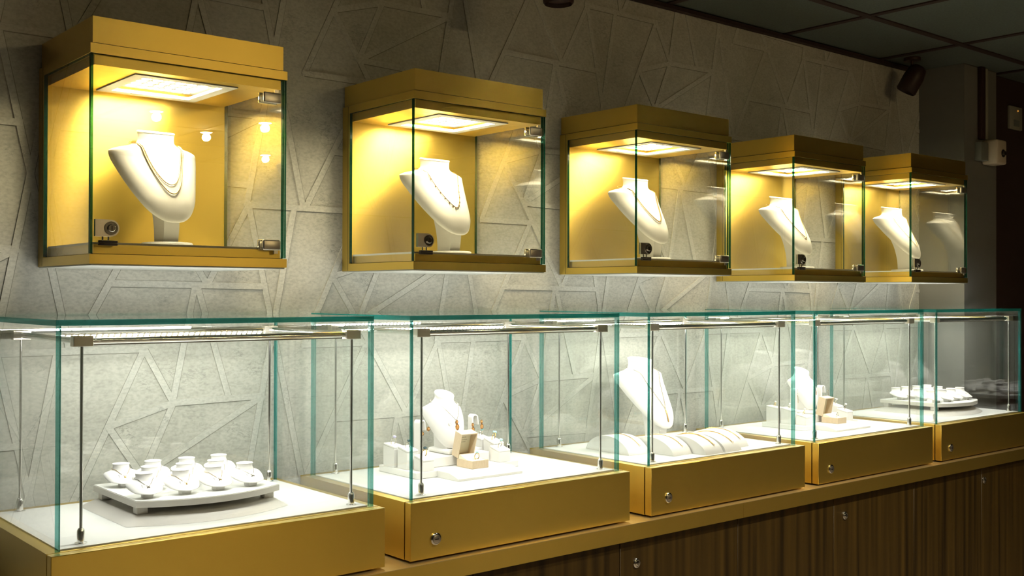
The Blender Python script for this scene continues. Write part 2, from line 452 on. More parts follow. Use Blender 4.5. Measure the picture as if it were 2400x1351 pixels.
SA = densify([(.2265, 0.0352, .0185, .0885, .0535), (.215, 0.0342, .018, .087, .0535), (.207, 0.0370, .017, .086, .056), (.201, 0.0500, .016, .082, .062),
      (.196, 0.0706, .014, .075, .070), (.191, 0.0829, .012, .066, .075), (.186, 0.0861, .010, .052, .075), (.172, 0.0845, .005, .028, .068),
      (.152, 0.0786, -.006, .008, .052), (.130, 0.0712, -.020, -.007, .034), (.108, 0.0631, -.0335, -.022, .014), (.086, 0.0540, -.0445, -.035, -.008), (.068, 0.0433, -.0500, -.042, -.024),
      (.056, 0.0321, -.0515, -.0445, -.036), (.0485, 0.0203, -.0510, -.0455, -.0435), (.0450, 0.0075, -.0495, -.047, -.048)])
SB = densify([(.1330, .0232, -.009, .037, .014), (.124, .0228, -.009, .037, .014), (.117, .030, -.012, .036, .021), (.111, .040, -.016, .034, .029),
      (.105, .0480, -.020, .024, .036), (.098, .0500, -.024, .012, .036), (.088, .0500, -.029, -.002, .031), (.074, .0480, -.034, -.014, .021), (.054, .0425, -.037, -.022, .007),
      (.036, .0350, -.036, -.024, -.005), (.022, .026, -.033, -.024, -.013), (.014, .016, -.029, -.023, -.019), (.0115, .006, -.026, -.0235, -.0225)])
SC = densify([(.0405, .0158, -.0155, .0155, .0), (.0360, .0148, -.0150, .0145, .0), (.0315, .0165, -.0160, .013, .001), (.0285, .0215, -.0170, .009, .003),
      (.0258, .0290, -.0205, .003, .004), (.0225, .0322, -.0250, -.008, .002), (.0185, .0322, -.0310, -.018, -.005), (.0145, .0300, -.0370, -.027, -.013),
      (.0115, .0265, -.0410, -.034, -.022), (.0095, .0215, -.0430, -.038, -.029), (.0085, .0120, -.0435, -.040, -.036)])
def bust_parts(t, sl, cap_h, post_rings, base_fn, tilt=0.0):
    n = len(sl)
    f = MB(); f.ring_loft([ring_pts(s, tilt*max(0, 1-i/(n*.35))) for i, s in enumerate(sl)])
    f.build('chest_form', 'white_leather', t, sharp=60)
    s0 = sl[0]; c = MB(); rings = []
    for dz, g in ((.0004, .985), (.0006, 1.02), (cap_h*.55, 1.03), (cap_h*.85, 1.0), (cap_h, .93)):
        w, yc = s0[1]*g, s0[4]
        rings.append(ring_pts((s0[0]+dz, w, yc+(s0[2]-yc)*g, yc+(s0[3]-yc)*g, yc), tilt))
    c.ring_loft(rings).build('neck_cap', 'white_cap', t, sharp=60)
    p = MB()
    if post_rings:
        p.ring_loft([[(-hw, ya, z), (hw, ya, z), (hw, yb, z), (-hw, yb, z)] for z, hw, ya, yb in post_rings], 0, True, False)
        p.build('post', 'white_leather', t)
    b = MB(); base_fn(b)
    b.build('base', 'white_leather', t, sharp=50)
    return t
def smooth_post(lst, n=5): return densify([tuple(x) for x in lst], n) if False else lst
def bust_large(label):
    t = thing('necklace_bust', label, 'necklace stand', group='tall white necklace busts')
    post = densify([(.190, .032, .040, .084, 0), (.168, .029, .034, .076, 0), (.145, .025, .012, .061, 0), (.120, .021, -.006, .047, 0), (.095, .018, -.020, .036, 0), (.070, .0165, -.030, .028, 0), (.040, .0150, -.032, .022, 0), (.008, .0145, -.027, .020, 0)], 3)
    def base(b): b.ring_loft([[(.047*g*math.cos(2*PI*k/40), -.008+.056*g*math.sin(2*PI*k/40), z) for k in range(40)] for z, g in ((0, 1), (.006, 1), (.008, .96))])
    return bust_parts(t, SA, .0045, [p[:4] for p in post], base, .16)
def bust_medium(label):
    t = thing('necklace_bust', label, 'necklace stand', group='upright white busts on display steps')
    post = densify([(.110, .022, .005, .036, 0), (.080, .020, -.006, .034, 0), (.050, .018, -.016, .032, 0), (.010, .018, -.020, .030, 0)], 3)
    def base(b): b.bbox(-.030, .030, -.044, .040, 0, .0105, .005, 3)
    return bust_parts(t, SB, .0045, [p[:4] for p in post], base, .36)
def bust_small(label):
    t = thing('mini_necklace_bust', label, 'necklace stand', group='small white busts on curved risers')
    def base(b): b.ring_loft([[(x, y, z) for x, y in ((-w, y0), (w, y0), (w, y1), (-w, y1))] for z, w, y0, y1 in ((0, .0082, -.030, -.012), (.0145, .0095, -.033, -.012), (.0235, .0105, -.026, -.004))], 0, True, False)
    return bust_parts(t, SC, .0016, None, base)

def ringpath(sl, z, a0, a1, n, grow=1.03, off=.001):
    s = interp(sl, z); out = []
    for k in range(n+1):
        a = a0+(a1-a0)*k/n; c, sn = math.cos(a), math.sin(a)
        y = s[4] + ((s[2]-s[4])*sn if sn >= 0 else (s[3]-s[4])*(-sn))
        out.append(Vector((s[1]*grow*c, s[4]+(y-s[4])*grow - (off if sn > 0 else -off)*abs(sn), z)))
    return out
def neck_path(sl, ztop, zlow, xtop, p=2.0, x0=0.0, n=44, off=.0012):
    """chain lying on the front of a bust, closed behind its neck"""
    pts = []
    for k in range(n+1):
        u = -1+2*k/n; x = xtop*u; z = zlow+(ztop-zlow)*abs(u)**p
        pts.append(Vector((x + x0*(1-abs(u)), front(sl, x, z, off), z)))
    s = interp(sl, ztop)
    a = math.acos(max(-1, min(1, xtop/s[1])))
    back = ringpath(sl, ztop, a, -PI-a, 26, 1.04, off)
    tl = {id(SA): .16, id(SB): .30}.get(id(sl), 0)
    for i, q in enumerate(back): q.z = ztop + (.006*(ztop/.2) + max(0, tl*(q.y-s[4])))*min(1, i/6, (len(back)-1-i)/6)
    return pts, back
def link_chain(m, pts, r, mi=0, every=None, br=None):
    m.tube(pts, r, 6, mi)
    if every:
        acc = 0; last = pts[0]
        for p in pts[1:]:
            d = (p-last).length
            while acc+d >= every:
                t = (every-acc)/d; last = last.lerp(p, t); m.ball(last, br, mi, 1); d = (p-last).length; acc = 0
            acc += d; last = p

# busts in the wall cases and their necklaces
BY = -.160
zf = lambda i: Z0+.1197+OZ[i]
bust_lab = ['white necklace bust in the leftmost gold wall case, wearing two chains', 'white necklace bust in the second gold wall case, wearing a drop chain',
            'white necklace bust in the middle gold wall case', 'white necklace bust in the fourth gold wall case from the left', 'white necklace bust in the last gold wall case by the pillar']
BL = bust_large(bust_lab[0])
bdx = [.000, .0, .0, .0, .0]; brz = [-.02, 0, 0, 0, 0]
for i in range(5): place(BL, i > 0, bust_lab[i], (XU[i]+WU/2+bdx[i], BY, zf(i)), brz[i])
def necklace(label, sl, loc, rz, spec, group='necklaces in the gold wall cases'):
    t = thing('necklace', label, 'necklace', loc, rz, group)
    m = MB(); pts, back = neck_path(sl, spec['ztop'], spec['zlow'], spec['xtop'], spec.get('p', 2), off=spec['r']+spec.get('br', spec['r'])*.6+.0008)
    link_chain(m, pts, spec['r'], 0, spec.get('every'), spec.get('br')); m.tube(back, spec['r']*.8, 6)
    m.build('chain', spec['mat'], t)
    return t, pts
locU = lambda i: (XU[i]+WU/2+bdx[i], BY, zf(i))
necklace('upper and shorter of the two gold chains in the leftmost gold wall case', SA, locU(0), brz[0], dict(ztop=.203, zlow=.119, xtop=.040, p=2.1, r=.0010, every=.0026, br=.0016, mat='old_gold'))
necklace('lower and longer of the two gold chains in the leftmost gold wall case', SA, locU(0), brz[0], dict(ztop=.2015, zlow=.101, xtop=.0425, p=2.0, r=.0011, every=.0030, br=.0018, mat='old_gold'))
t, pts = necklace('fine necklace of tiny dark drops in the second gold wall case', SA, locU(1), 0, dict(ztop=.200, zlow=.110, xtop=.046, p=1.7, r=.0008, mat='dark_chain'))
for k in range(3, 42, 3):
    p = pts[k]; MB().ball((p.x, p.y-.0008, p.z-.0022), .0019, 0, 1, (1, .8, 1.35)).build('drop_bead', 'dark_chain', t)
necklace('plain gold chain in the middle gold wall case', SA, locU(2), 0, dict(ztop=.200, zlow=.106, xtop=.048, p=1.8, r=.0010, every=.0024, br=.0017, mat='old_gold'))
t, pts = necklace('fine gold chain with a curb end in the fourth gold wall case', SA, locU(3), 0, dict(ztop=.200, zlow=.100, xtop=.048, p=1.6, r=.0010, mat='old_gold'))
MB().torus((0, pts[22].y-.001, pts[22].z-.004), .0042, .0009).build('pendant', 'gold_jewel', t)
necklace('dotted gold chain in the last gold wall case by the pillar', SA, locU(4), 0, dict(ztop=.200, zlow=.088, xtop=.048, p=1.3, r=.0004, every=.0050, br=.0014, mat='old_gold'))

# ------------------------------------------------------------------ counter and cabinets
cy = -.459
m = MB(); m.box(-1.0, 2.236, cy, -.001, .862, ZC-.0012).box(2.2368, XE-.004, cy, -.001, .862, ZC-.0012).box(-1.0, XE-.004, cy, -.001, ZC-.0012, ZC, 1)
tag(m.build('worktop', ['gold', 'gold_lit_top']), 'long gold worktop with a thick front edge under the glass cases', 'worktop')
cab_lab = ['walnut base cabinet under the nearest glass case', 'walnut base cabinet under the second and third glass cases', 'walnut base cabinet under the third and fourth glass cases', 'walnut base cabinet at the right end of the counter']
def make_cabinet(last=False):
    t = thing('base_cabinet', cab_lab[0], 'cabinet', group='walnut cabinets under the counter')
    w = .864
    MB().box(0, w, -.421, -.001, .08, .8615).box(0, w, -.38, -.001, 0, .08).build('cabinet_body', 'dark_wall', t)
    for k in range(2):
        d = MB().bbox(k*w/2+.001, (k+1)*w/2-.001, -.440, -.4215, .085, .8585, .0012, 1).build('door', 'wood', t)
        if k == 0:
            l = MB(); l.lathe([(.0115, -.440), (.0115, -.4425), (.0098, -.4440), (.0080, -.4442), (.0072, -.4430)], 24, 0, 'y', (.055, 0, .802))
            l.lathe([(.0066, -.443), (.0066, -.4448), (.0058, -.4452)], 20, 0, 'y', (.055, 0, .802)); l.box(.0543, .0557, -.4456, -.4450, .798, .806, 1)
            l.build('lock', ['chrome', 'black'], d)
    return t
cb = make_cabinet()
for i, x in enumerate((.940, 1.804, 2.668)):
    place(cb, i > 0, cab_lab[i], (x, 0, 0))
t = thing('base_cabinet', cab_lab[3], 'cabinet', (3.532, 0, 0), 0, 'walnut cabinets under the counter')
MB().box(0, .384, -.421, -.001, .08, .8615).box(0, .384, -.38, -.001, 0, .08).build('cabinet_body', 'dark_wall', t)
d = MB().bbox(.001, .383, -.440, -.4215, .085, .8585, .0012, 1).build('door', 'wood', t)
l = MB(); l.lathe([(.0115, -.440), (.0115, -.4425), (.0098, -.4440), (.0080, -.4442), (.0072, -.4430)], 24, 0, 'y', (.015, 0, .815))
l.lathe([(.0066, -.443), (.0066, -.4448), (.0058, -.4452)], 20, 0, 'y', (.015, 0, .815)); l.build('lock', ['chrome'], d)

# ------------------------------------------------------------------ counter display cases
LDESC = ['nearest glass counter case on a gold base, holding a riser of small busts', 'second glass counter case from the left, holding a bust and an open ring box',
         'middle glass counter case, holding bracelet ramps and a tall bust', 'fourth glass counter case from the left, between the bracelets and the last case',
         'last glass counter case at the right end, in front of the grey pillar']
def make_counter_case():
    t = thing('counter_display_case', LDESC[0], 'display case', group='glass cases on the counter')
    h = ZD-ZB; g = .0045                          # origin on the counter top, gap below the gold body
    H = lambda z: z-ZC
    MB().box(0, WL, -.4180, -.001, g, H(ZD)-.0008).box(.012, WL-.012, -.410, -.01, 0, g, 1).build('gold_base', ['gold', 'dark_gap'], t)
    fp = MB().bbox(0, WL, -DL, -.4208, g, H(ZD)-.0008, .0007, 1).build('front_panel', 'gold', t)
    l = MB(); c = (.060, 0, .0415)
    l.lathe([(.0125, -DL), (.0125, -DL-.0025), (.0108, -DL-.004), (.0094, -DL-.0042), (.0088, -DL-.003)], 28, 0, 'y', c)
    l.lathe([(.0086, -DL-.003), (.0086, -DL-.0046), (.0078, -DL-.005)], 24, 1, 'y', c)
    l.box(.0555, .0645, -DL-.0055, -DL-.0049, .0405, .0425, 2); l.build('lock', ['chrome', 'steel', 'black'], fp)
    x0, x1, y0, y1, th = .013, WL-.011, -.4165, -.0240, .008
    MB().box(.0215, WL-.0195, -.4080, -.0325, H(ZD)-.0006, H(ZD)+.0016).build('deck', 'white_panel', t)
    zb, zt = H(ZD)-.0006, H(ZG)
    MB().box(x0, x1, y0, y1, zt-.0095, zt, 0, 1, 2).build('top_pane', ['glass', 'edge'], t)
    zs = zt-.0098
    MB().box(x0, x0+th, y0, y1, zb, zs, 0, 1, 0).build('side_pane', ['glass', 'edge'], t)
    MB().box(x1-th, x1, y0, y1, zb, zs, 0, 1, 0).build('side_pane', ['glass', 'edge'], t)
    MB().box(x0+th+.0003, x1-th-.0003, y0, y0+th, zb, zs, 0, 1, 1).build('front_pane', ['glass', 'edge'], t)
    MB().box(x0+th+.0003, x1-th-.0003, y1-th, y1, zb, zs, 0, 1, 1).build('back_pane', ['glass', 'edge'], t)
    # lamp frame on four slender rods
    xa, xb, ya, yb, zz = .064, .578, -.385, -.0465, H(1.3535)
    for px in (xa, xb):
        for py in (ya, yb):
            r = MB(); r.cyl((px, py, H(ZD)+.0255), (px, py, zz-.008), .0026, None, 12)
            ro = r.build('support_rod', 'chrome', t)
            z1 = H(ZD)+.0016
            MB().lathe([(.0098, z1), (.0098, z1+.0015), (.0062, z1+.0025), (.0062, z1+.020), (.0050, z1+.0235), (.0036, z1+.025)], 20, 0, 'z', (px, py, 0)).build('rod_foot', 'chrome', ro)
            s = -1 if px == xa else 1
            MB().bbox(px-.016, px+.016, py-.009, py+.009, zz-.0088, zz+.0088, .0008, 1).build('corner_block', 'block', t)
    for nm, p, qn, led in (('front', (xa+.016, ya), (xb-.016, ya), 1), ('back', (xa+.016, yb), (xb-.016, yb), -1)):
        b = MB().cyl((p[0], p[1], zz), (qn[0], qn[1], zz), .0056, None, 16).build('lamp_bar', 'chrome', t)
        s = MB(); ang = math.radians(34 if led > 0 else 48); cz_, sz_ = math.cos(ang), math.sin(ang)
        def onbar(x, u, v):                       # u outward from the bar, v along its skin
            return (x, p[1]+led*(u*cz_+v*sz_), zz-u*sz_+v*cz_)
        def slab(xa_, xb_, u0, u1, v0, v1, mi):
            vv = [s.bm.verts.new(onbar(x, u, v)) for x in (xa_, xb_) for u in (u0, u1) for v in (v0, v1)]
            for q in ((0, 1, 3, 2), (4, 6, 7, 5), (0, 4, 5, 1), (2, 3, 7, 6), (0, 2, 6, 4), (1, 5, 7, 3)): s.face([vv[i] for i in q], mi)
        slab(p[0]+.004, qn[0]-.004, .0040, .0062, -.0050, .0050, 0)
        nled = 40
        for k in range(nled):
            xk = p[0]+.010+(qn[0]-p[0]-.020)*k/(nled-1)
            s.face([s.bm.verts.new(onbar(xk+dx, .0066, dv)) for dx, dv in ((-.0033, -.0038), (.0033, -.0038), (.0033, .0038), (-.0033, .0038))], 1)
        s.build('led_strip', ['led_base', 'led_cool' if led > 0 else 'led_cool_back'], b)
    for px in (xa, xb):
        MB().cyl((px, ya+.009, zz), (px, yb-.009, zz), .0056, None, 16).build('lamp_bar', 'chrome', t)
    return t
cc = make_counter_case()
for i in range(5): place(cc, i > 0, LDESC[i], (XL[i], 0, ZC))
ZK = ZD+.0019                                    # upper face of the white deck

# ------------------------------------------------------------------ riser with small busts (nearest and last case)
def arc_poly(xl, xr, yb, yf, bulge, n=20):
    p = [(xl, yb), (xr, yb)]
    for k in range(n+1):
        u = 1-2*k/n; p.append(((xl+xr)/2+(xr-xl)/2*u, yf-bulge*(1-u*u)))
    return p
def make_riser(label):
    t = thing('display_riser', label, 'display riser', group='curved white risers')
    MB().prism(arc_poly(.165, .482, -.072, -.311, .046), 0, .0145, 0, arc_poly(.188, .462, -.090, -.292, .044)).build('plinth', 'riser', t)
    for x, y in ((.203, -.103), (.203, -.281), (.452, -.103), (.452, -.281)):
        MB().bbox(x-.010, x+.010, y-.010, y+.010, .0146, .0288, .0015).build('foot', 'riser', t)
    tr = MB().prism(arc_poly(.187, .4685, -.083, -.300, .042), .0289, .0400).build('tray', 'riser', t)
    MB().prism(arc_poly(.1885, .467, -.0845, -.2985, .0415), .0400, .0412).build('tray_pad', 'white_panel', tr)
    return t
ra = make_riser('white curved riser with low plinth in the nearest glass counter case')
ra.location = (XL[0], 0, ZK)
rb = copy_tree(ra); rb.location = (XL[4]+.040, -.005, ZK); rb['label'] = 'white curved riser on feet in the last glass counter case'
spots = [('front', 'first', .218, -.258), ('front', 'second', .285, -.263), ('front', 'third', .349, -.263), ('front', 'last', .414, -.262),
         ('middle', 'left', .255, -.190), ('middle', 'centre', .321, -.196), ('middle', 'right', .385, -.196),
         ('back', 'first', .226, -.122), ('back', 'second', .287, -.126), ('back', 'third', .354, -.130), ('back', 'last', .420, -.134)]
sb = None
def pend(kind, m, p):
    y = p.y-.0012
    if kind == 'ring': m.torus((p.x, y, p.z-.0046), .0042, .0007, 18, 6)
    elif kind == 'small': m.torus((p.x, y, p.z-.0030), .0026, .0008, 14, 6); m.ball((p.x, y, p.z-.0030), .0012, 0, 1)
    elif kind == 'drop': m.ball((p.x, y, p.z-.0036), .0023, 0, 2, (1, .7, 1.5)); m.ball((p.x, y, p.z-.0005), .0011, 0, 1)
    elif kind == 'ball': m.ball((p.x, y, p.z-.0016), .0022, 0, 2)
    elif kind == 'bar': m.cyl((p.x-.004, y, p.z-.001), (p.x+.004, y, p.z-.002), .0007, None, 8)
kinds = {0: ('small', 'silver_jewel', 'necklace with a small round pendant'), 1: ('drop', 'gold_jewel', 'necklace with a gold drop pendant'), 2: ('small', 'gold_jewel', 'necklace with a little hoop pendant'),
         3: ('ring', 'silver_jewel', 'necklace with an open ring pendant'), 4: ('bar', 'gold_jewel', 'fine gold bar necklace'), 5: ('bar', 'gold_jewel', 'fine gold bar necklace'),
         6: ('bar', 'silver_jewel', 'fine pale bar necklace'), 7: ('ball', 'gold_jewel', 'necklace with a round gold bead pendant'), 8: ('ball', 'silver_jewel', 'fine pale necklace'), 9: ('ball', 'silver_jewel', 'fine pale necklace'), 10: ('ball', 'silver_jewel', 'fine pale necklace')}
for case, base, nm in ((0, (XL[0], 0), 'nearest'), (4, (XL[4]+.040, -.005), 'last')):
    for i, (row, col, x, y) in enumerate(spots):
        lab = f'small white bust, {col} in the {row} row on the riser of the {nm} counter case'
        pos = (base[0]+x, base[1]+y, ZK+.0415)
        rz = .10*(x-.32)/.1 if case == 0 else .08*(x-.32)/.1
        if sb is None: sb = bust_small(lab); o = sb
        else: o = copy_tree(sb)
        o['label'] = lab; o.location = pos; o.rotation_euler = (0, 0, rz)
        if case == 0:
            kd, mt, ds = kinds[i]
            t = thing('pendant_necklace', f'{ds}, {row} row {col} bust, nearest case', 'necklace', pos, rz, 'necklaces on the small busts')
            ch = MB(); p, back = neck_path(SC, .0318, .0205, .0135, 1.25, n=24, off=.0013)
            link_chain(ch, p, .00042, 0, .004 if i == 0 else None, .0009); ch.tube(back, .0004, 5); ch.build('chain', mt, t)
            pm = MB(); pend(kd, pm, p[12]); pm.build('pendant', mt, t)

# ------------------------------------------------------------------ stepped ring displays (second and fourth case)
def make_podium(label):
    t = thing('stepped_display', label, 'display stand', group='stepped white jewellery displays')
    H1 = .0145
    m = MB(); m.bbox(-.148, .148, -.232, -.080, 0, H1, .0012, 1); m.build('lower_step', 'white_leather', t)
    f = MB(); f.ring_loft([[(-.092, -.2325, 0), (.092, -.2325, 0), (.092, -.2325, H1), (-.092, -.2325, H1)], [(-.092, -.276, 0), (.092, -.276, 0), (.092, -.276, H1), (-.092, -.276, H1)],
                           [(-.092, -.312, 0), (.092, -.312, 0), (.092, -.312, .005), (-.092, -.312, .005)]], 0, True, False)
    f.build('front_tongue', 'white_leather', t)
    MB().bbox(-.085, .088, -.196, -.085, H1+.0003, .0372, .0012, 1).build('upper_step', 'white_leather', t)
    return t
pdl = ['white stepped display with a sloped front in the second glass counter case', 'white stepped display with a sloped front in the fourth glass counter case']
pod = make_podium(pdl[0])
PC = [(XL[1]+.308, .0), (XL[3]+.333, -.030)]
for i in range(2): place(pod, i > 0, pdl[i], (PC[i][0], PC[i][1], ZK))
CN = ['second', 'fourth']

def ring_block(label, w, d, hb, hf):
    t = thing('ring_stand', label, 'ring stand', group='white ring blocks')
    MB().ring_loft([[(-w/2, d/2, 0), (w/2, d/2, 0), (w/2, -d/2, 0), (-w/2, -d/2, 0)], [(-w/2, d/2, hb-.003), (w/2, d/2, hb-.003), (w/2, -d/2, hf-.003), (-w/2, -d/2, hf-.003)]], 0, True, False).build('block', 'white_leather', t)
    sl = (hf-hb)/d
    top = MB(); r = .003
    top.bbox(-w/2-.0006, w/2+.0006, -d/2-.0006, d/2+.0006, 0, .0052, .002, 2)
    top.xform(Matrix.Translation((0, 0, (hb+hf)/2-.003)) @ Matrix(((1, 0, 0, 0), (0, 1, 0, 0), (0, -sl, 1, 0), (0, 0, 0, 1))))
    top.box(-w/2+.004, w/2-.004, -.0006, .0006, (hb+hf)/2+.0018, (hb+hf)/2+.00235, 1)
    top.build('pad', ['white_leather', 'seam'], t)
    return t
def make_ring(label, loc, rz, metal, stone, s=1.0, tiltx=0.0, group='rings on the white blocks', shape='cushion'):
    t = thing('ring', label, 'ring', loc, rz, group)
    rot = Matrix.Rotation(tiltx, 3, 'X')
    R = .0088*s; c = Vector((0, 0, R*.72))
    m = MB(); m.torus(c, R, .0010*s, 26, 8, 0, 'y', rot)
    for a in (-.25, .25):
        pz = rot @ Vector((math.sin(a)*R, 0, math.cos(a)*R)); m.ball(c+pz+Vector((0, 0, .0012*s)), .0012*s, 0, 1)
    m.build('band', metal, t)
    st = MB(); top = c + rot @ Vector((0, 0, R+.0030*s))
    if shape == 'cluster':
        for dx, dy in ((0, 0), (-.0034, 0), (.0034, 0), (0, -.003), (0, .003)):
            st.ball(top + rot @ Vector((dx*s, dy*s, -.0004)), .0019*s, 0, 1)
    else:
        g = bmesh.new(); bmesh.ops.create_uvsphere(g, u_segments=8, v_segments=5, radius=.0042*s)
        for v in g.verts: v.co = rot @ Vector((v.co.x*1.1, v.co.y*.95, max(-.003*s, min(.0022*s, v.co.z)))) + top
        st.merge(g)
    st.build('stone', stone, t)
    return t
# blocks: offsets from the display centre, (x, y, width, depth, back height, front height)
blk = [(-.132, -.117, .027, .044, .050, .046), (-.126, -.166, .030, .038, .048, .041), (-.113, -.211, .030, .036, .032, .024),
       (.124, -.117, .030, .042, .049, .043), (.126, -.165, .031, .040, .047, .037), (.107, -.212, .034, .036, .034, .026)]
bn = ['back left', 'middle left', 'front left', 'back right', 'middle right', 'front right']
blocks = {}
rl = [[('ring with a pale lilac stone', 'silver_jewel', 'stone_lilac', 1.0), ('ring with a dark green stone', 'silver_jewel', 'stone_navy', .95), ('ring with a large navy stone', 'gold_jewel', 'stone_navy', 1.15),
       ('ring with a bright blue stone', 'silver_jewel', 'stone_blue', 1.0), ('ring with pale blue clustered stones', 'gold_jewel', 'stone_pale', 1.1), ('ring with a sky blue stone', 'silver_jewel', 'stone_pale', 1.05)],
      [('thin gold ring', 'gold_jewel', 'stone_clear', .85), ('thin pale gold ring', 'silver_jewel', 'stone_clear', .85), ('gold ring with a clear stone', 'gold_jewel', 'stone_clear', 1.0),
       None, ('ring with clear clustered stones', 'silver_jewel', 'stone_clear', 1.0), ('pale ring with a clear round stone', 'silver_jewel', 'stone_clear', 1.0)]]
for ci in range(2):
    for bi, (x, y, w, d, hb, hf) in enumerate(blk):
        if ci == 1 and bi == 3: continue
        lab = f'white ring block at the {bn[bi]} of the display in the {CN[ci]} counter case'
        if bi not in blocks: blocks[bi] = ring_block(lab, w, d, hb, hf); o = blocks[bi]
        else: o = copy_tree(blocks[bi])
        zb_ = .0150
        o['label'] = lab; o.location = (PC[ci][0]+x, PC[ci][1]+y, ZK+zb_)
        if rl[ci][bi]:
            nm, mt, stn, s = rl[ci][bi]
            make_ring(f'{nm} on the {bn[bi]} block, {CN[ci]} counter case', (PC[ci][0]+x, PC[ci][1]+y, ZK+zb_+(hb+hf)/2+.0017), .35 if bi < 3 else .5, mt, stn, s, .25, 'rings on the white blocks', 'cluster' if 'cluster' in nm else 'cushion')

# upright busts and their pendants
bm_lab = ['upright white bust with an oval pendant on the step in the second counter case', 'upright white bust with a slim pendant on the step in the fourth counter case']
bm_ = bust_medium(bm_lab[0])
BP = [(PC[0][0]+.004, PC[0][1]-.142, ZK+.0376), (PC[1][0]+.000, PC[1][1]-.138, ZK+.0376)]
brz2 = [0.0, .12]
for i in range(2): place(bm_, i > 0, bm_lab[i], BP[i], brz2[i])
t = thing('pendant_necklace', 'fine chain with a double oval amber pendant on the second counter case bust', 'necklace', BP[0], brz2[0], 'necklaces on the upright busts')
m = MB(); p, back = neck_path(SB, .116, .078, .0285, 1.15, off=.0016); m.tube(p, .0005, 6); m.tube(back, .0005, 6); m.build('chain', 'silver_jewel', t)
q0 = p[22]
def oval(parent, c, w, h, stone, frame='rose_jewel', name='pendant'):
    o = MB(); rings = []
    for a in range(25):
        th = 2*PI*a/24; ctr = Vector((c[0]+w*math.cos(th), c[1], c[2]+h*math.sin(th)))
        rings.append([ctr+Vector((.0011*math.cos(b)*math.cos(th), .0011*math.sin(b), .0011*math.cos(b)*math.sin(th))) for b in [2*PI*j/6 for j in range(6)]])
    o.ring_loft(rings, 0, False); fo = o.build(name, frame, parent)
    MB().ball((c[0], c[1]-.0006, c[2]), 1, 0, 2, (w*.9, .0026, h*.9)).build('stone', stone, fo)
    return fo
oval(t, (q0.x, q0.y-.0015, q0.z-.0042), .0030, .0042, 'stone_amber')
oval(t, (q0.x+.0012, q0.y-.0020, q0.z-.0160), .0046, .0066, 'stone_amber')
tg = MB(); tg.box(-.0045, .0045, -.0003, .0003, -.0085, .0085)
for k in range(3): tg.box(-.0030, .0030-.0012*k, -.00055, -.00032, .0040-.0042*k, .0049-.0042*k, 1)
tg.xform(Matrix.Translation((-.0135, q0.y+.0018, q0.z-.0100)) @ Matrix.Rotation(-.55, 4, 'Y')); tg.build('price_tag', ['tag', 'print'], t)
t = thing('pendant_necklace', 'fine chain with a slim gold bar pendant on the fourth counter case bust', 'necklace', BP[1], brz2[1], 'necklaces on the upright busts')
m = MB(); p, back = neck_path(SB, .116, .073, .0285, 1.1, off=.0016); m.tube(p, .0005, 6); m.tube(back, .0005, 6); m.build('chain', 'silver_jewel', t)
MB().bbox(p[22].x-.0012, p[22].x+.0012, p[22].y-.0022, p[22].y-.0006, p[22].z-.014, p[22].z, .0004, 1).build('pendant', 'rose_jewel', t)

# earring stands: a strip bent over at the top
def earring_stand(label):
    t = thing('earring_stand', label, 'earring stand', group='arched white earring stands')
    H_, r, d = .084, .0085, .020; th = .0028
    outer = [(-r, 0), (-r, H_-r)] + [(-r*math.cos(PI*k/14), H_-r+r*math.sin(PI*k/14)) for k in range(1, 14)] + [(r, H_-r), (r+.002, H_-r-.016)]
    m = MB(); rings = []
    for i, (x, z) in enumerate(outer):
        a = outer[max(0, i-1)]; b = outer[min(len(outer)-1, i+1)]; tx, tz = b[0]-a[0], b[1]-a[1]; L = math.hypot(tx, tz); nx, nz = tz/L, -tx/L
        rings.append([(x, -d/2, z), (x, d/2, z), (x+nx*th, d/2, z+nz*th), (x+nx*th, -d/2, z+nz*th)])
    m.ring_loft(rings, 0, True, False); m.build('arch', 'white_leather', t, sharp=50)
    MB().bbox(-.016, .016, -.014, .014, 0, .003, .001, 1).build('base', 'white_leather', t)
    return t
esl = [['arched white earring stand left of the bust in the second counter case', 'arched white earring stand right of the bust in the second counter case'],
       ['arched white earring stand left of the bust in the fourth counter case', 'arched white earring stand right of the bust in the fourth counter case']]
es = earring_stand(esl[0][0]); first = True
ESP = []
for ci in range(2):
    for si, (dx, dy) in enumerate(((-.088, -.158), (.082, -.140))):
        pos = (PC[ci][0]+dx, PC[ci][1]+dy, ZK+.0376)
        if first: es.location = pos; es.rotation_euler = (0, 0, .35); first = False
        else:
            o = copy_tree(es); o.location = pos; o.rotation_euler = (0, 0, .35 if si == 0 else -.1); o['label'] = esl[ci][si]
        ESP.append((ci, si, pos, .35 if si == 0 else -.1))
def earring(label, pos, big=True, group='amber earrings in the second counter case'):
    t = thing('earring', label, 'earring', pos, 0, group)
    MB().cyl((0, .0035, 0), (0, -.0005, 0), .0005, None, 8).build('post', 'rose_jewel', t)
    oval(t, (0, -.0015, -.002), .0028 if big else .0036, .0038 if big else .0044, 'stone_amber', 'rose_jewel', 'stud')
    if big: oval(t, (.0004, -.0020, -.0138), .0040, .0062, 'stone_amber', 'rose_jewel', 'drop')
    return t
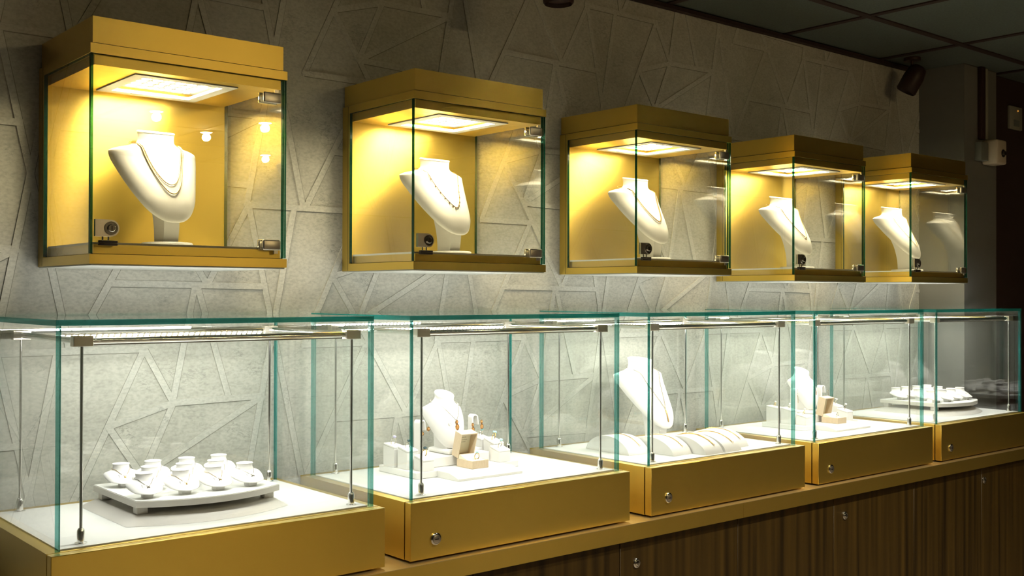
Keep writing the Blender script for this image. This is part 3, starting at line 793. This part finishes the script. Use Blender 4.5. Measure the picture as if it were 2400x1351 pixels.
for (ci, si, pos, rz) in ESP:
    if ci == 0:
        for k, (lx, lz) in enumerate(((-.0105, .062 if si else .056), (.0145, .068 if si else .064))):
            v = Matrix.Rotation(rz, 3, 'Z') @ Vector((lx, -.0135, lz))
            nm = ('nearer', 'outer')[k]
            earring(f'{"drop" if si else "stud"} earring with amber stones, {nm} side of the {"right" if si else "left"} arched stand, second case', (pos[0]+v.x, pos[1]+v.y, pos[2]+v.z), si == 1)
    else:
        v = Matrix.Rotation(rz, 3, 'Z') @ Vector((-.013 if si == 0 else .017, -.0135, .066))
        t = thing('earring', f'long slim chain earring on the {"right" if si else "left"} arched stand, fourth case', 'earring', (pos[0]+v.x, pos[1]+v.y, pos[2]+v.z), 0, 'chain earrings in the fourth counter case')
        MB().ball((0, 0, 0), .0022, 0, 2).build('stud', 'silver_jewel', t)
        MB().tube([(0, -.0005, -.001), (.001, -.001, -.012), (.0018, -.001, -.026)], .0007, 6).build('chain', 'gold_jewel' if si == 0 else 'silver_jewel', t)

# ring boxes
def ring_box(label, lean):
    t = thing('ring_box', label, 'ring box', group='tan ring boxes')
    w, d, h, th = .047, .058, .0175, .0022
    b = MB(); b.box(-w/2, w/2, -d/2, -d/2+th, 0, h).box(-w/2, w/2, d/2-th, d/2, 0, h).box(-w/2, -w/2+th, -d/2+th, d/2-th, 0, h).box(w/2-th, w/2, -d/2+th, d/2-th, 0, h).box(-w/2+th, w/2-th, -d/2+th, d/2-th, 0, .002)
    b.build('box_base', 'box_tan', t)
    # cushion with a raised back and a slit
    c = MB(); n = 12; rows = []
    for k in range(n+1):
        y = -d/2+th+.0003+(d-2*th-.0006)*k/n
        z = h-.0006 + .0100*max(0, min(1, (k/n-.30)/.55))**1.3*(1 if k < n else .6)
        rows.append((y, z))
    rings = [[(-w/2+th+.0003, y, .0022), (w/2-th-.0003, y, .0022), (w/2-th-.0003, y, z), (-w/2+th+.0003, y, z)] for y, z in rows]
    c.ring_loft(rings, 0, True, False); c.build('cushion', 'box_lining', t, sharp=60)
    # lid stands open on the hinge
    l = MB(); dl = .024; hl = d
    l.box(-w/2, w/2, 0, dl, 0, th).box(-w/2, w/2, 0, dl, hl-th, hl).box(-w/2, -w/2+th, 0, dl, th, hl-th).box(w/2-th, w/2, 0, dl, th, hl-th).box(-w/2+th, w/2-th, dl-th, dl, th, hl-th)
    X = Matrix.Translation((0, d/2-.003, h+.0008)) @ Matrix.Rotation(lean, 4, 'X')
    l.xform(X); lo_ = l.build('lid', 'box_tan', t)
    p = MB(); yy = dl-th-.0007
    p.box(-w/2+th+.0002, w/2-th-.0002, yy, yy+.0006, th+.0002, hl-th-.0002)
    zc = hl*.80
    p.box(-.004, .004, yy-.00025, yy, zc, zc+.0032, 1); p.box(-.0022, .0022, yy-.0003, yy-.0002, zc+.0012, zc+.002, 0)
    for k, (a, e) in enumerate(((-.009, .009), (-.011, .012), (-.008, .008))):
        x = a
        z_ = zc-.0062-.0056*k
        while x < e:
            L = .0012+.0014*random.random(); p.box(x, min(e, x+L), yy-.00025, yy, z_, z_+.0016+.0008*random.random(), 1); x += L+.0007
    p.xform(X); p.build('lid_lining', ['box_lining', 'print'], lo_)
    return t
xb_ = [(PC[0][0]+.002, PC[0][1]-.241, ZK+.0149), (PC[1][0]+.006, PC[1][1]-.238, ZK+.0149)]
ring_box('open tan ring box with a printed cream lid lining in the second counter case', .27).location = xb_[0]
o = ring_box('open tan ring box standing in the fourth counter case', .20); o.location = xb_[1]
make_ring('gold ring with a row of blue stones in the second case ring box', (xb_[0][0]+.006, xb_[0][1]-.008, ZK+.0149+.0188), .15, 'gold_jewel', 'stone_pale', .85, .1, 'rings in the tan boxes', 'cluster')
make_ring('pale gold ring in the fourth case ring box', (xb_[1][0]+.006, xb_[1][1]-.008, ZK+.0149+.0188), .15, 'silver_jewel', 'stone_clear', .8, .1, 'rings in the tan boxes', 'cluster')

# ------------------------------------------------------------------ bracelets on ramps, tall bust (middle case)
def make_ramp(label):
    t = thing('bracelet_ramp', label, 'bracelet stand', group='white bracelet ramps')
    m = MB(); L, w, hp = .168, .072, .0425; n = 24; rings = []
    for k in range(n+1):
        u = k/n; y = -L/2+L*u; z = max(.0006, hp*(1-(2*u-1)**2)**.62)
        rings.append([(-w/2, y, 0), (w/2, y, 0), (w/2, y, z*.985), (w/2-.003, y, z), (-w/2+.003, y, z), (-w/2, y, z*.985)])
    m.ring_loft(rings); m.build('ramp', 'white_leather', t, sharp=50)
    return t
rampz = lambda y: max(.0006, .0425*(1-(2*(y/.168+.5)-1)**2)**.62)
rp = None
FLs = [(.092, -.281, -.05), (.172, -.360, 0.02), (.250, -.401, .04), (.330, -.400, .07), (.405, -.367, .09)]
rk = ['first from the left', 'second from the left', 'central', 'fourth from the left', 'rightmost']
for i, (fx, fy, rz) in enumerate(FLs):
    lab = f'white arched bracelet ramp, {rk[i]} of five in the middle counter case'
    mid = Matrix.Rotation(rz, 3, 'Z') @ Vector((.036, .084, 0))
    loc = (XL[2]+fx+mid.x, fy+mid.y, ZK)
    if rp is None: rp = make_ramp(lab); o = rp
    else: o = copy_tree(rp)
    o['label'] = lab; o.location = loc; o.rotation_euler = (0, 0, rz)
    t = thing('bracelet', f'{("slim", "link", "chunky rope", "link", "plain")[i]} gold bracelet on the {rk[i]} white ramp, middle case', 'bracelet', loc, rz, 'gold bracelets on the ramps')
    r = (.0011, .0013, .0019, .0014, .0013)[i]
    pts = [Vector((.012, -.070+.120*k/40, rampz(-.070+.120*k/40)+r*.9)) for k in range(41)]
    m = MB(); link_chain(m, pts, r*.6, 0, r*2.6, r*1.15); m.build('chain', 'gold_jewel', t)
    cl = MB(); cl.torus((pts[0].x, pts[0].y-.002, pts[0].z-.0005), .0022, .0006, 14, 6, 0, 'x'); cl.build('clasp', 'gold_jewel', t)
LB = (XL[2]+.316, -.162, ZK)
o = copy_tree(BL); o.location = LB; o.rotation_euler = (0, 0, 0); o['label'] = 'tall white necklace bust behind the bracelet ramps in the middle counter case'
t = thing('necklace', 'long lariat chain hanging in a Y on the bust in the middle counter case', 'necklace', LB, 0)
m = MB(); p, back = neck_path(SA, .204, .098, .040, 1.02, off=.0024); link_chain(m, p, .0007, 0, .0040, .0015); m.tube(back, .0007, 6); m.build('chain', 'silver_jewel', t)
tail = [Vector((.0, front(SA, 0, z_, .0018), z_)) for z_ in [.098-.0035*k for k in range(11)]]
m = MB(); link_chain(m, tail, .0008, 0, .0042, .0022); m.build('pendant', 'gold_jewel', t)

# ------------------------------------------------------------------ fittings near the pillar and on the ceiling
t = thing('door_release_switch', 'beige plastic switch box with a round button on the dark pillar front', 'wall device', (4.050, -.181, 1.987))
MB().bbox(-.052, .004, -.028, 0, -.036, .034, .002).build('back_box', 'grey_plastic', t)
b = MB(); b.bbox(.004, .082, -.062, 0, -.048, .046, .008, 3); b.build('cover', 'beige', t)
MB().lathe([(.015, -.062), (.015, -.064), (.009, -.0645), (.009, -.070), (.006, -.072)], 20, 0, 'y', (.050, 0, -.006)).build('button', 'dark_steel', t)
tag(MB().bbox(4.020, 4.050, -.200, -.1811, 2.034, CEIL-.001, .003, 2).build('conduit', 'fixture'), 'dark vertical conduit running down the pillar to the beige box', 'conduit')
tag(MB().bbox(4.064, 4.084, -.194, -.1811, 2.036, CEIL-.001, .003, 2).build('cable_duct', 'plate'), 'narrow grey cable duct beside the dark conduit on the pillar', 'cable duct')
t = thing('intercom_plate', 'small grey intercom plate with an amber light on the dark brown wall', 'intercom', (4.384, -.1501, 2.157))  # wall intercom with a speaker grille and amber light
MB().bbox(-.054, .054, -.012, 0, -.047, .047, .003, 2).build('plate', 'plate', t)
MB().bbox(-.024, .026, -.0135, -.012, -.034, -.008, .0006, 1).build('speaker_grille', 'grey_plastic', t)
MB().ball((.012, -.0125, .030), .004, 0, 2).build('indicator_light', 'amber_led', t)
def spot(label, loc, rot):
    t = thing('ceiling_spotlight', label, 'spotlight', loc, 0, 'dark ceiling spotlights')
    h = CEIL-loc[2]
    MB().cyl((0, 0, .03), (0, 0, h-.012), .006, None, 12).build('stem', 'fixture', t)
    MB().lathe([(.030, h-.012), (.030, h-.0005)], 24).build('ceiling_plate', 'fixture', t)
    m = MB(); m.lathe([(.018, .055), (.030, .045), (.037, .010), (.037, -.045), (.033, -.050), (.030, -.040)], 28); m.xform(Matrix.Rotation(rot[1], 4, 'Z') @ Matrix.Rotation(rot[0], 4, 'X')); m.build('lamp_head', 'fixture', t)
spot('dark spotlight hanging from the ceiling in front of the pillar', (3.690, -.100, 2.232), (.5, .5))
spot('dark spotlight head at the top edge above the second gold case', (1.735, -.300, 2.175), (0, 0))

# ------------------------------------------------------------------ light
dl = [(2.009, -3.413), (2.4725, -3.884), (2.563, -3.386), (3.153, -4.53), (.7, -3.3), (1.2, -1.9), (3.9, -2.2), (2.6, -1.5), (-.4, -2.2)]
dt = None
for k, (x, y) in enumerate(dl):
    lab = f'recessed ceiling downlight over the shop floor, {["first","second","third","fourth","fifth","added ambient fill, sixth","added ambient fill, seventh","added ambient fill, eighth","added ambient fill, ninth"][k]} along the aisle'
    if dt is None:
        dt = thing('ceiling_or_fill_downlight', lab, 'downlight', group='shop ceiling downlights'); o = dt
        MB().lathe([(.050, 0), (.050, -.006), (.036, -.006), (.034, -.002)], 28).build('trim_ring', 'fixture', dt)
        MB().lathe([(.028, -.002), (.028, -.005), (.016, -.008)], 20).build('bulb', 'bulb', dt)
    else: o = copy_tree(dt)
    o['label'] = lab; o.location = (x, y, CEIL-.0046)
    if k < 4:                                     # bare halogen bulbs, shining all round
        l = bpy.data.lights.new('downlight_or_fill_beam', 'POINT'); l.energy = 2.6; l.color = (1, .74, .34); l.shadow_soft_size = .02
    else:
        l = bpy.data.lights.new('downlight_or_fill_beam', 'SPOT'); l.energy = 42; l.color = (1, .88, .66); l.spot_size = math.radians(120); l.spot_blend = .9; l.shadow_soft_size = .03  # unseen lamps added to lift the ambient light
    lo2 = bpy.data.objects.new('downlight_or_fill_beam', l); C.objects.link(lo2); lo2.location = (x, y, CEIL-.035)

w = bpy.data.worlds.new('shop_air'); sc.world = w; w.use_nodes = True
bg = w.node_tree.nodes.get('Background') or w.node_tree.nodes.new('ShaderNodeBackground')
bg.inputs[0].default_value = (1, .9, .7, 1); bg.inputs[1].default_value = .02

# ------------------------------------------------------------------ camera
cam = bpy.data.cameras.new('camera'); co = bpy.data.objects.new('camera', cam); C.objects.link(co)
yaw, pitch, roll, f = math.radians(40.0656), math.radians(.4064), math.radians(.1519), 2527.22
fw = Vector((math.sin(yaw)*math.cos(pitch), math.cos(yaw)*math.cos(pitch), math.sin(pitch)))
rt = Vector((math.cos(yaw), -math.sin(yaw), 0)); up = rt.cross(fw)
r2 = rt*math.cos(roll)+up*math.sin(roll); u2 = up*math.cos(roll)-rt*math.sin(roll)
mw = Matrix(((r2.x, u2.x, -fw.x, 0), (r2.y, u2.y, -fw.y, -2.19361), (r2.z, u2.z, -fw.z, 1.43), (0, 0, 0, 1)))
co.matrix_world = mw
cam.sensor_width = 36; cam.sensor_fit = 'HORIZONTAL'; cam.lens = f*36/2400
cam.clip_start = .02; cam.clip_end = 50
sc.camera = co

sc.cycles.transparent_max_bounces = 64
sc.cycles.max_bounces = 14; sc.cycles.glossy_bounces = 6; sc.cycles.diffuse_bounces = 4
sc.cycles.caustics_reflective = False
vs = sc.view_settings
vs.view_transform = 'Standard'; vs.look = 'None'; vs.gamma = 1; vs.exposure = 1.5; vs.use_curve_mapping = False
